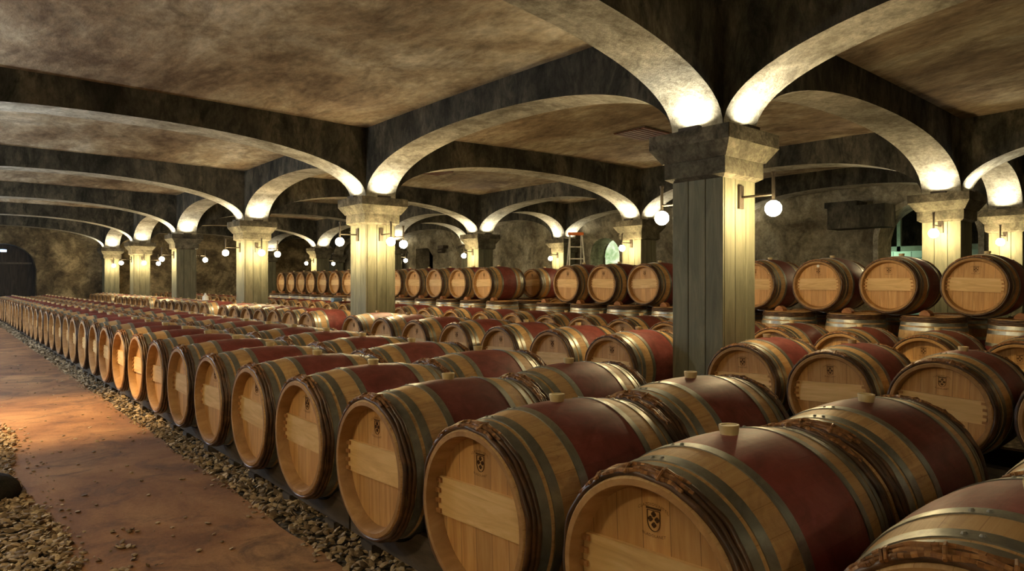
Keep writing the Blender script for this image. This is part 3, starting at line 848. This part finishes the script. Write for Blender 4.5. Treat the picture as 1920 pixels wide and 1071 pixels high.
# recess behind the chamfered opening
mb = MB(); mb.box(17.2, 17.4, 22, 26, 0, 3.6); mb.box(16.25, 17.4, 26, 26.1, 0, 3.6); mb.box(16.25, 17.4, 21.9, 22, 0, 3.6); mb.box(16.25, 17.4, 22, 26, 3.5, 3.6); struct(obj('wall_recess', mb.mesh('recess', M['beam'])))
# stepped plaster duct on the side wall
d = struct(empty('trim_%d' % (TN[0] + 1), (15.3, 6.2, 0)))
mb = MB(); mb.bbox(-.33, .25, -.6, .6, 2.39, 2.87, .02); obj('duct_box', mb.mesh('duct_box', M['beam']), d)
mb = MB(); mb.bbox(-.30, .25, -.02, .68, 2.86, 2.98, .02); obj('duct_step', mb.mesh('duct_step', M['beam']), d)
# mounted camera-like fitting on the wall further left
mb = MB(); mb.box(-.25, 0, -.2, .2, 0, .12); mb.tube((-.18, -.12, -.1), (-.18, .2, -.1), .09, .09, 12)
b_ = obj('wall_bracket', mb.mesh('wall_bracket', M['iron']), None, (WX, 22.3, 2.55)); tag(b_, 'dark iron fitting fixed to the side wall near the chamfered opening', 'bracket')

# ceiling vents
def vent(x, y, sx, sy, label):
    r = empty('ceiling_vent', (x, y, CEIL + .165)); tag(r, label, 'vent', 'ceiling vents')
    mb = MB(); mb.box(-sx, sx, -sy, sy, 0, .02); obj('frame', mb.mesh('vent_frame', M['rack']), r)
    vm = wood('rusty_slat', (.06, .018, .008), (.13, .04, .016), (.24, .09, .035), 0, 20, 4)
    n = 7
    for i in range(n):
        yy = -sy + (2 * sy) * (i + .5) / n
        mb = MB(); mb.box(-sx, sx, yy - sy / n * .7, yy + sy / n * .7, -.015, 0); obj('slat', mb.mesh('slat', vm), r)
vent(9.25, 7.35, .38, .34, 'rusty slatted vent in the ceiling just left of the nearest capital')
vent(8.75, 13.1, .38, .34, 'rusty slatted vent in the ceiling right of the second pillar')

# ------------------------------------------------------------------ sconces
def sc_meshes():
    a = MB(); a.bbox(-.012, .012, -.035, .035, -.10, .10, .004)
    b2 = MB(); b2.tube((0, 0, 0), (.30, 0, 0), .011, .011, 8)
    c = MB(); c.tube((0, 0, -.05), (0, 0, .17), .014, .014, 8); c.tube((0, 0, .17), (0, 0, .19), .020, .020, 8); c.tube((0, 0, -.075), (0, 0, -.045), .03, .018, 10)
    d_ = MB()
    bm = bmesh.new(); bmesh.ops.create_icosphere(bm, subdivisions=3, radius=.068)
    me = bpy.data.meshes.new('bulb'); bm.to_mesh(me); bm.free(); me.materials.append(M['bulb'])
    me.polygons.foreach_set('use_smooth', [True] * len(me.polygons))
    return a.mesh('backplate', M['iron']), b2.mesh('arm', M['iron'], 40), c.mesh('stem', M['iron'], 40), me
SC = sc_meshes(); SW = 42.
def sconce(px, py, d, label, z=1.86, w=SW, cool=False):
    dx, dy = d; ax = px + dx * (HW + .012); ay = py + dy * (HW + .012)
    r = empty('wall_sconce', (ax, ay, z + .12)); r.rotation_euler.z = math.atan2(dy, dx)
    obj('backplate', SC[0], r); obj('arm', SC[1], r); obj('stem', SC[2], r, (.30, 0, 0))
    bo_ = obj('bulb', SC[3], r, (.30, 0, -.12))
    if cool:
        bo_.data = SC[3].copy(); bo_.data.materials[0] = coolb
    tag(r, label, 'sconce', 'bare bulb sconces on the pillars')
    L = bpy.data.lights.new('bulb_lamp', 'POINT'); L.energy = w; L.color = (.72, .84, 1) if cool else (1, .71, .36); L.shadow_soft_size = .075
    lo = bpy.data.objects.new('bulb_lamp', L); COL.objects.link(lo); lo.location = (ax + dx * .30, ay + dy * .30, z)
E_, W_, N_, S_ = (1, 0), (-1, 0), (0, 1), (0, -1)
side = {E_: 'inner side', W_: 'path side', N_: 'far side', S_: 'camera side'}
spec = [(1, [S_, N_]), (2, [W_, S_, E_]), (3, [W_, S_, E_]), (4, [W_, E_]), (5, [W_, S_, E_]), (6, [S_])]
for k, ds in spec:
    for d_ in ds: sconce(PX, PY[k], d_, 'bare bulb sconce on the %s of the %s pillar in the near row' % (side[d_], pn[k - 1]))
for k, ds in [(1, [W_]), (2, [W_]), (3, [W_]), (4, [E_]), (5, [W_, E_])]:
    for d_ in ds: sconce(QX, QY[k], d_, 'bare bulb sconce on the %s of the %s pillar behind the stack' % (side[d_], ORD[k]), 1.95, 30)
for k in (1, 3): sconce(RX, RY[k], W_, 'bare bulb sconce on the %s pillar against the side wall' % ORD[k], 1.95, 30)
coolb = plain('cool_bulb', (.8, .85, .9), .3, .5, (.75, .87, 1.), 60)
for k in (0, 1, 2, 3, 4, 5):
    sconce(OX, PY[k], E_, 'bare bulb sconce on the %s pillar of the path side' % ORD[k + 1], 2.0, 50 if k < 2 else 400, k >= 2)

# ------------------------------------------------------------------ ladder
def ladder():
    r = empty('step_ladder', (12.45, 12.05, 0), (0, 0, radians(-32))); tag(r, 'aluminium step ladder with orange top standing behind the stack', 'ladder')
    al = plain('aluminium', (.72, .68, .55), .4); og = plain('orange_plastic', (.85, .20, .03), .5)
    H = 2.42
    mb = MB()
    for s_ in (-1, 1): mb.tube((s_ * .27, -.38, 0), (s_ * .16, -.02, H), .022, .022, 6)
    obj('front_rails', mb.mesh('front_rails', al), r)
    for i in range(7):
        t = (i + 1) / 8; w = .27 - .11 * t; y = -.38 + .36 * t
        mb = MB(); mb.box(-w, w, y - .04, y + .04, H * t - .012, H * t + .012); obj('step', mb.mesh('step', al), r)
    mb = MB()
    for s_ in (-1, 1): mb.tube((s_ * .25, .52, 0), (s_ * .15, .04, H), .016, .016, 6)
    for i in range(3):
        t = (i + 1) / 4; mb.tube((-.25 + .1 * t, .52 - .48 * t, H * t), (.25 - .1 * t, .52 - .48 * t, H * t), .01, .01, 6)
    obj('rear_rails', mb.mesh('rear_rails', al), r)
    mb = MB(); mb.bbox(-.19, .19, -.09, .09, H, H + .07, .02); obj('top_cap', mb.mesh('top_cap', og), r)
ladder()

# ------------------------------------------------------------------ small things
tz = ZC + RB
r = empty('blue_pump', (6.9, 14.15, tz - .02), (0, 0, .6)); tag(r, 'small blue and white hand pump lying on a barrel left of the second pillar', 'pump')
mb = MB(); mb.tube((-.22, 0, .06), (.16, 0, .06), .045, .045, 12); obj('body', mb.mesh('pump_body', plain('blue_plastic', (.20, .36, .62), .35)), r)
mb = MB(); mb.tube((.16, 0, .06), (.34, 0, .07), .03, .012, 12); mb.tube((-.3, 0, .06), (-.22, 0, .06), .012, .012, 8); obj('nozzle', mb.mesh('pump_nozzle', plain('white_plastic', (.8, .8, .75), .35)), r)
mb = MB(); mb.tube((0, 0, 0), (0, 0, .09), .075, .07, 14); mb.tube((0, 0, .09), (0, 0, .14), .07, .02, 14); mb.tube((0, 0, .14), (0, 0, .17), .022, .022, 10)
jg = obj('white_jug', mb.mesh('white_jug', plain('white_plastic_jug', (.85, .85, .8), .35)), None, (4.95, 17.18, tz - .002)); tag(jg, 'white plastic jug standing on a barrel right of the fourth pillar', 'jug')

# ------------------------------------------------------------------ gravel stones
def stones(name, label, gen, cat='gravel'):
    rnd = random.Random(5); V = []; Fc = []
    ico = bmesh.new(); bmesh.ops.create_icosphere(ico, subdivisions=1, radius=1.)
    base = [v.co.copy() for v in ico.verts]; fcs = [tuple(v.index for v in f.verts) for f in ico.faces]; ico.free()
    shapes = []
    for k in range(14):
        sc = (rnd.uniform(.8, 1.2), rnd.uniform(.55, .85), rnd.uniform(.22, .42))
        shapes.append([Vector((p.x * sc[0] * rnd.uniform(.8, 1.15), p.y * sc[1] * rnd.uniform(.8, 1.15), p.z * sc[2] * rnd.uniform(.85, 1.1))) for p in base])
    for (x, y, z, s_, tilt) in gen(rnd):
        m = Matrix.Rotation(rnd.uniform(0, 6.28), 3, 'Z') @ Matrix.Rotation(rnd.gauss(0, tilt), 3, 'X') @ Matrix.Rotation(rnd.gauss(0, tilt), 3, 'Y')
        o = len(V); sh = rnd.choice(shapes)
        for p in sh:
            q = m @ p; V.append((x + q.x * s_, y + q.y * s_, z + q.z * s_))
        Fc += [(a + o, b_ + o, c + o) for a, b_, c in fcs]
    me = bpy.data.meshes.new(name); me.from_pydata(V, [], Fc); me.materials.append(M['stone'])
    me.polygons.foreach_set('use_smooth', [True] * len(me.polygons)); me.set_sharp_from_angle(angle=radians(50))
    o = obj(name, me); o['label'] = label; o['category'] = cat; return o
def g_strip(rnd):
    y = 2.0
    while y < 27:
        dens = 1250 if y < 6 else (900 if y < 12 else 420); sz = .021 if y < 6 else (.02 if y < 12 else .028)
        for _ in range(int(dens * .42 * .25)):
            yy = y + rnd.random() * .25; x = 1.33 + abs(rnd.gauss(0, 1)) * .0 + rnd.random() * .42
            yield x, yy, .006 + rnd.random() * .022, sz * rnd.uniform(.6, 1.35), .45
        y += .25
o = stones('gravel_strip', 'pale flaky gravel between the red path and the front barrel row', g_strip); o['kind'] = 'stuff'
def g_left(rnd):
    for _ in range(5200):
        y = 2.3 + rnd.random() * 5.2; x = .43 + .05 * sin(y * 2.1) - abs(rnd.gauss(0, .30))
        if y > 5.4 and rnd.random() < (y - 5.4) / 2.2: continue
        yield x, y, .008 + rnd.random() * .02, .021 * rnd.uniform(.5, 1.3), .4
o = stones('gravel_bed', 'pale flaky gravel heaped along the left edge of the red path', g_left); o['kind'] = 'stuff'
def g_sc(rnd):
    for _ in range(230):
        y = 2.2 + rnd.random() ** 1.6 * 14; x = rnd.uniform(.45, 1.32)
        yield x, y, .018, .0155 * rnd.uniform(.35, 1.25), .15
    for cx, cy in ((.62, 3.55), (.60, 3.3), (.70, 3.75), (.50, 3.9)):
        for _ in range(7): yield cx + rnd.gauss(0, .05), cy + rnd.gauss(0, .04), .02, .017 * rnd.uniform(.6, 1.2), .3
    for _ in range(120):
        yield .46 + abs(rnd.gauss(0, .05)), rnd.uniform(2.5, 7), .018, .014 * rnd.uniform(.4, 1.2), .2
    for _ in range(160):
        yield 1.33 - abs(rnd.gauss(0, .025)), rnd.uniform(2.2, 12), .018, .013 * rnd.uniform(.5, 1.2), .2
o = stones('loose_stones', 'loose stone flakes strewn over the red path', g_sc); o['kind'] = 'stuff'
# dark mound at the left edge
mb = MB(); n = 28; prof = [(.15, 0), (.165, .03), (.15, .08), (.11, .125), (.05, .15), (.004, .155)]
vs = [(r_ * cos(2 * pi * i / n) * (1 + .04 * sin(3 * i)), r_ * sin(2 * pi * i / n) * (1 + .05 * cos(2.3 * i)), z) for r_, z in prof for i in range(n)]
mb.add(vs, [(k * n + i, k * n + (i + 1) % n, (k + 1) * n + (i + 1) % n, (k + 1) * n + i) for k in range(5) for i in range(n)] + [tuple(5 * n + i for i in range(n))])
bo = obj('dark_boulder', mb.mesh('dark_boulder', plaster('dark_stone', [(.3, (.012, .010, .007)), (.5, (.03, .024, .016)), (.7, (.06, .048, .03))], 9, (.01, .01, .01), .5, .6), 60), None, (.22, 4.85, 0)); tag(bo, 'dark rounded stone lump on the gravel at the left edge', 'stone')

# ------------------------------------------------------------------ warm spot on the path, passage glow
def lamp(kind, loc, energy, color, size, name, rot=None, spot=None):
    L = bpy.data.lights.new(name, kind); L.energy = energy; L.color = color
    if kind in ('POINT', 'SPOT'): L.shadow_soft_size = size
    else: L.size = size
    if spot: L.spot_size = radians(spot); L.spot_blend = .8
    o = bpy.data.objects.new(name, L); COL.objects.link(o); o.location = loc
    if rot: o.rotation_euler = rot
    return o
lamp('SPOT', (-.9, 7.4, 3.3), 420, (1, .68, .30), .08, 'ceiling_spot', (radians(0), radians(-23), 0), 50)
lamp('POINT', (17.2, 6.6, 1.4), 16, (.75, 1., .82), .1, 'passage_lamp')

w = bpy.data.worlds.new('cellar_air'); S.world = w; w.use_nodes = True
w.node_tree.nodes['Background'].inputs[0].default_value = (.9, .85, .7, 1); w.node_tree.nodes['Background'].inputs[1].default_value = .03

# ------------------------------------------------------------------ camera
cd = bpy.data.cameras.new('camera'); cam = bpy.data.objects.new('camera', cd); COL.objects.link(cam)
cd.sensor_fit = 'HORIZONTAL'; cd.sensor_width = 36; cd.lens = F / 1920 * 36
cd.shift_y = (HY - 535.5) / 1920
cam.location = (0, 0, CAMH); cam.rotation_euler = (pi / 2, 0, -YAW)
cd.clip_start = .02
S.camera = cam
S.view_settings.view_transform = 'Standard'; S.view_settings.look = 'None'; S.view_settings.gamma = 1
S.view_settings.use_curve_mapping = False
S.view_settings.exposure = 1.55
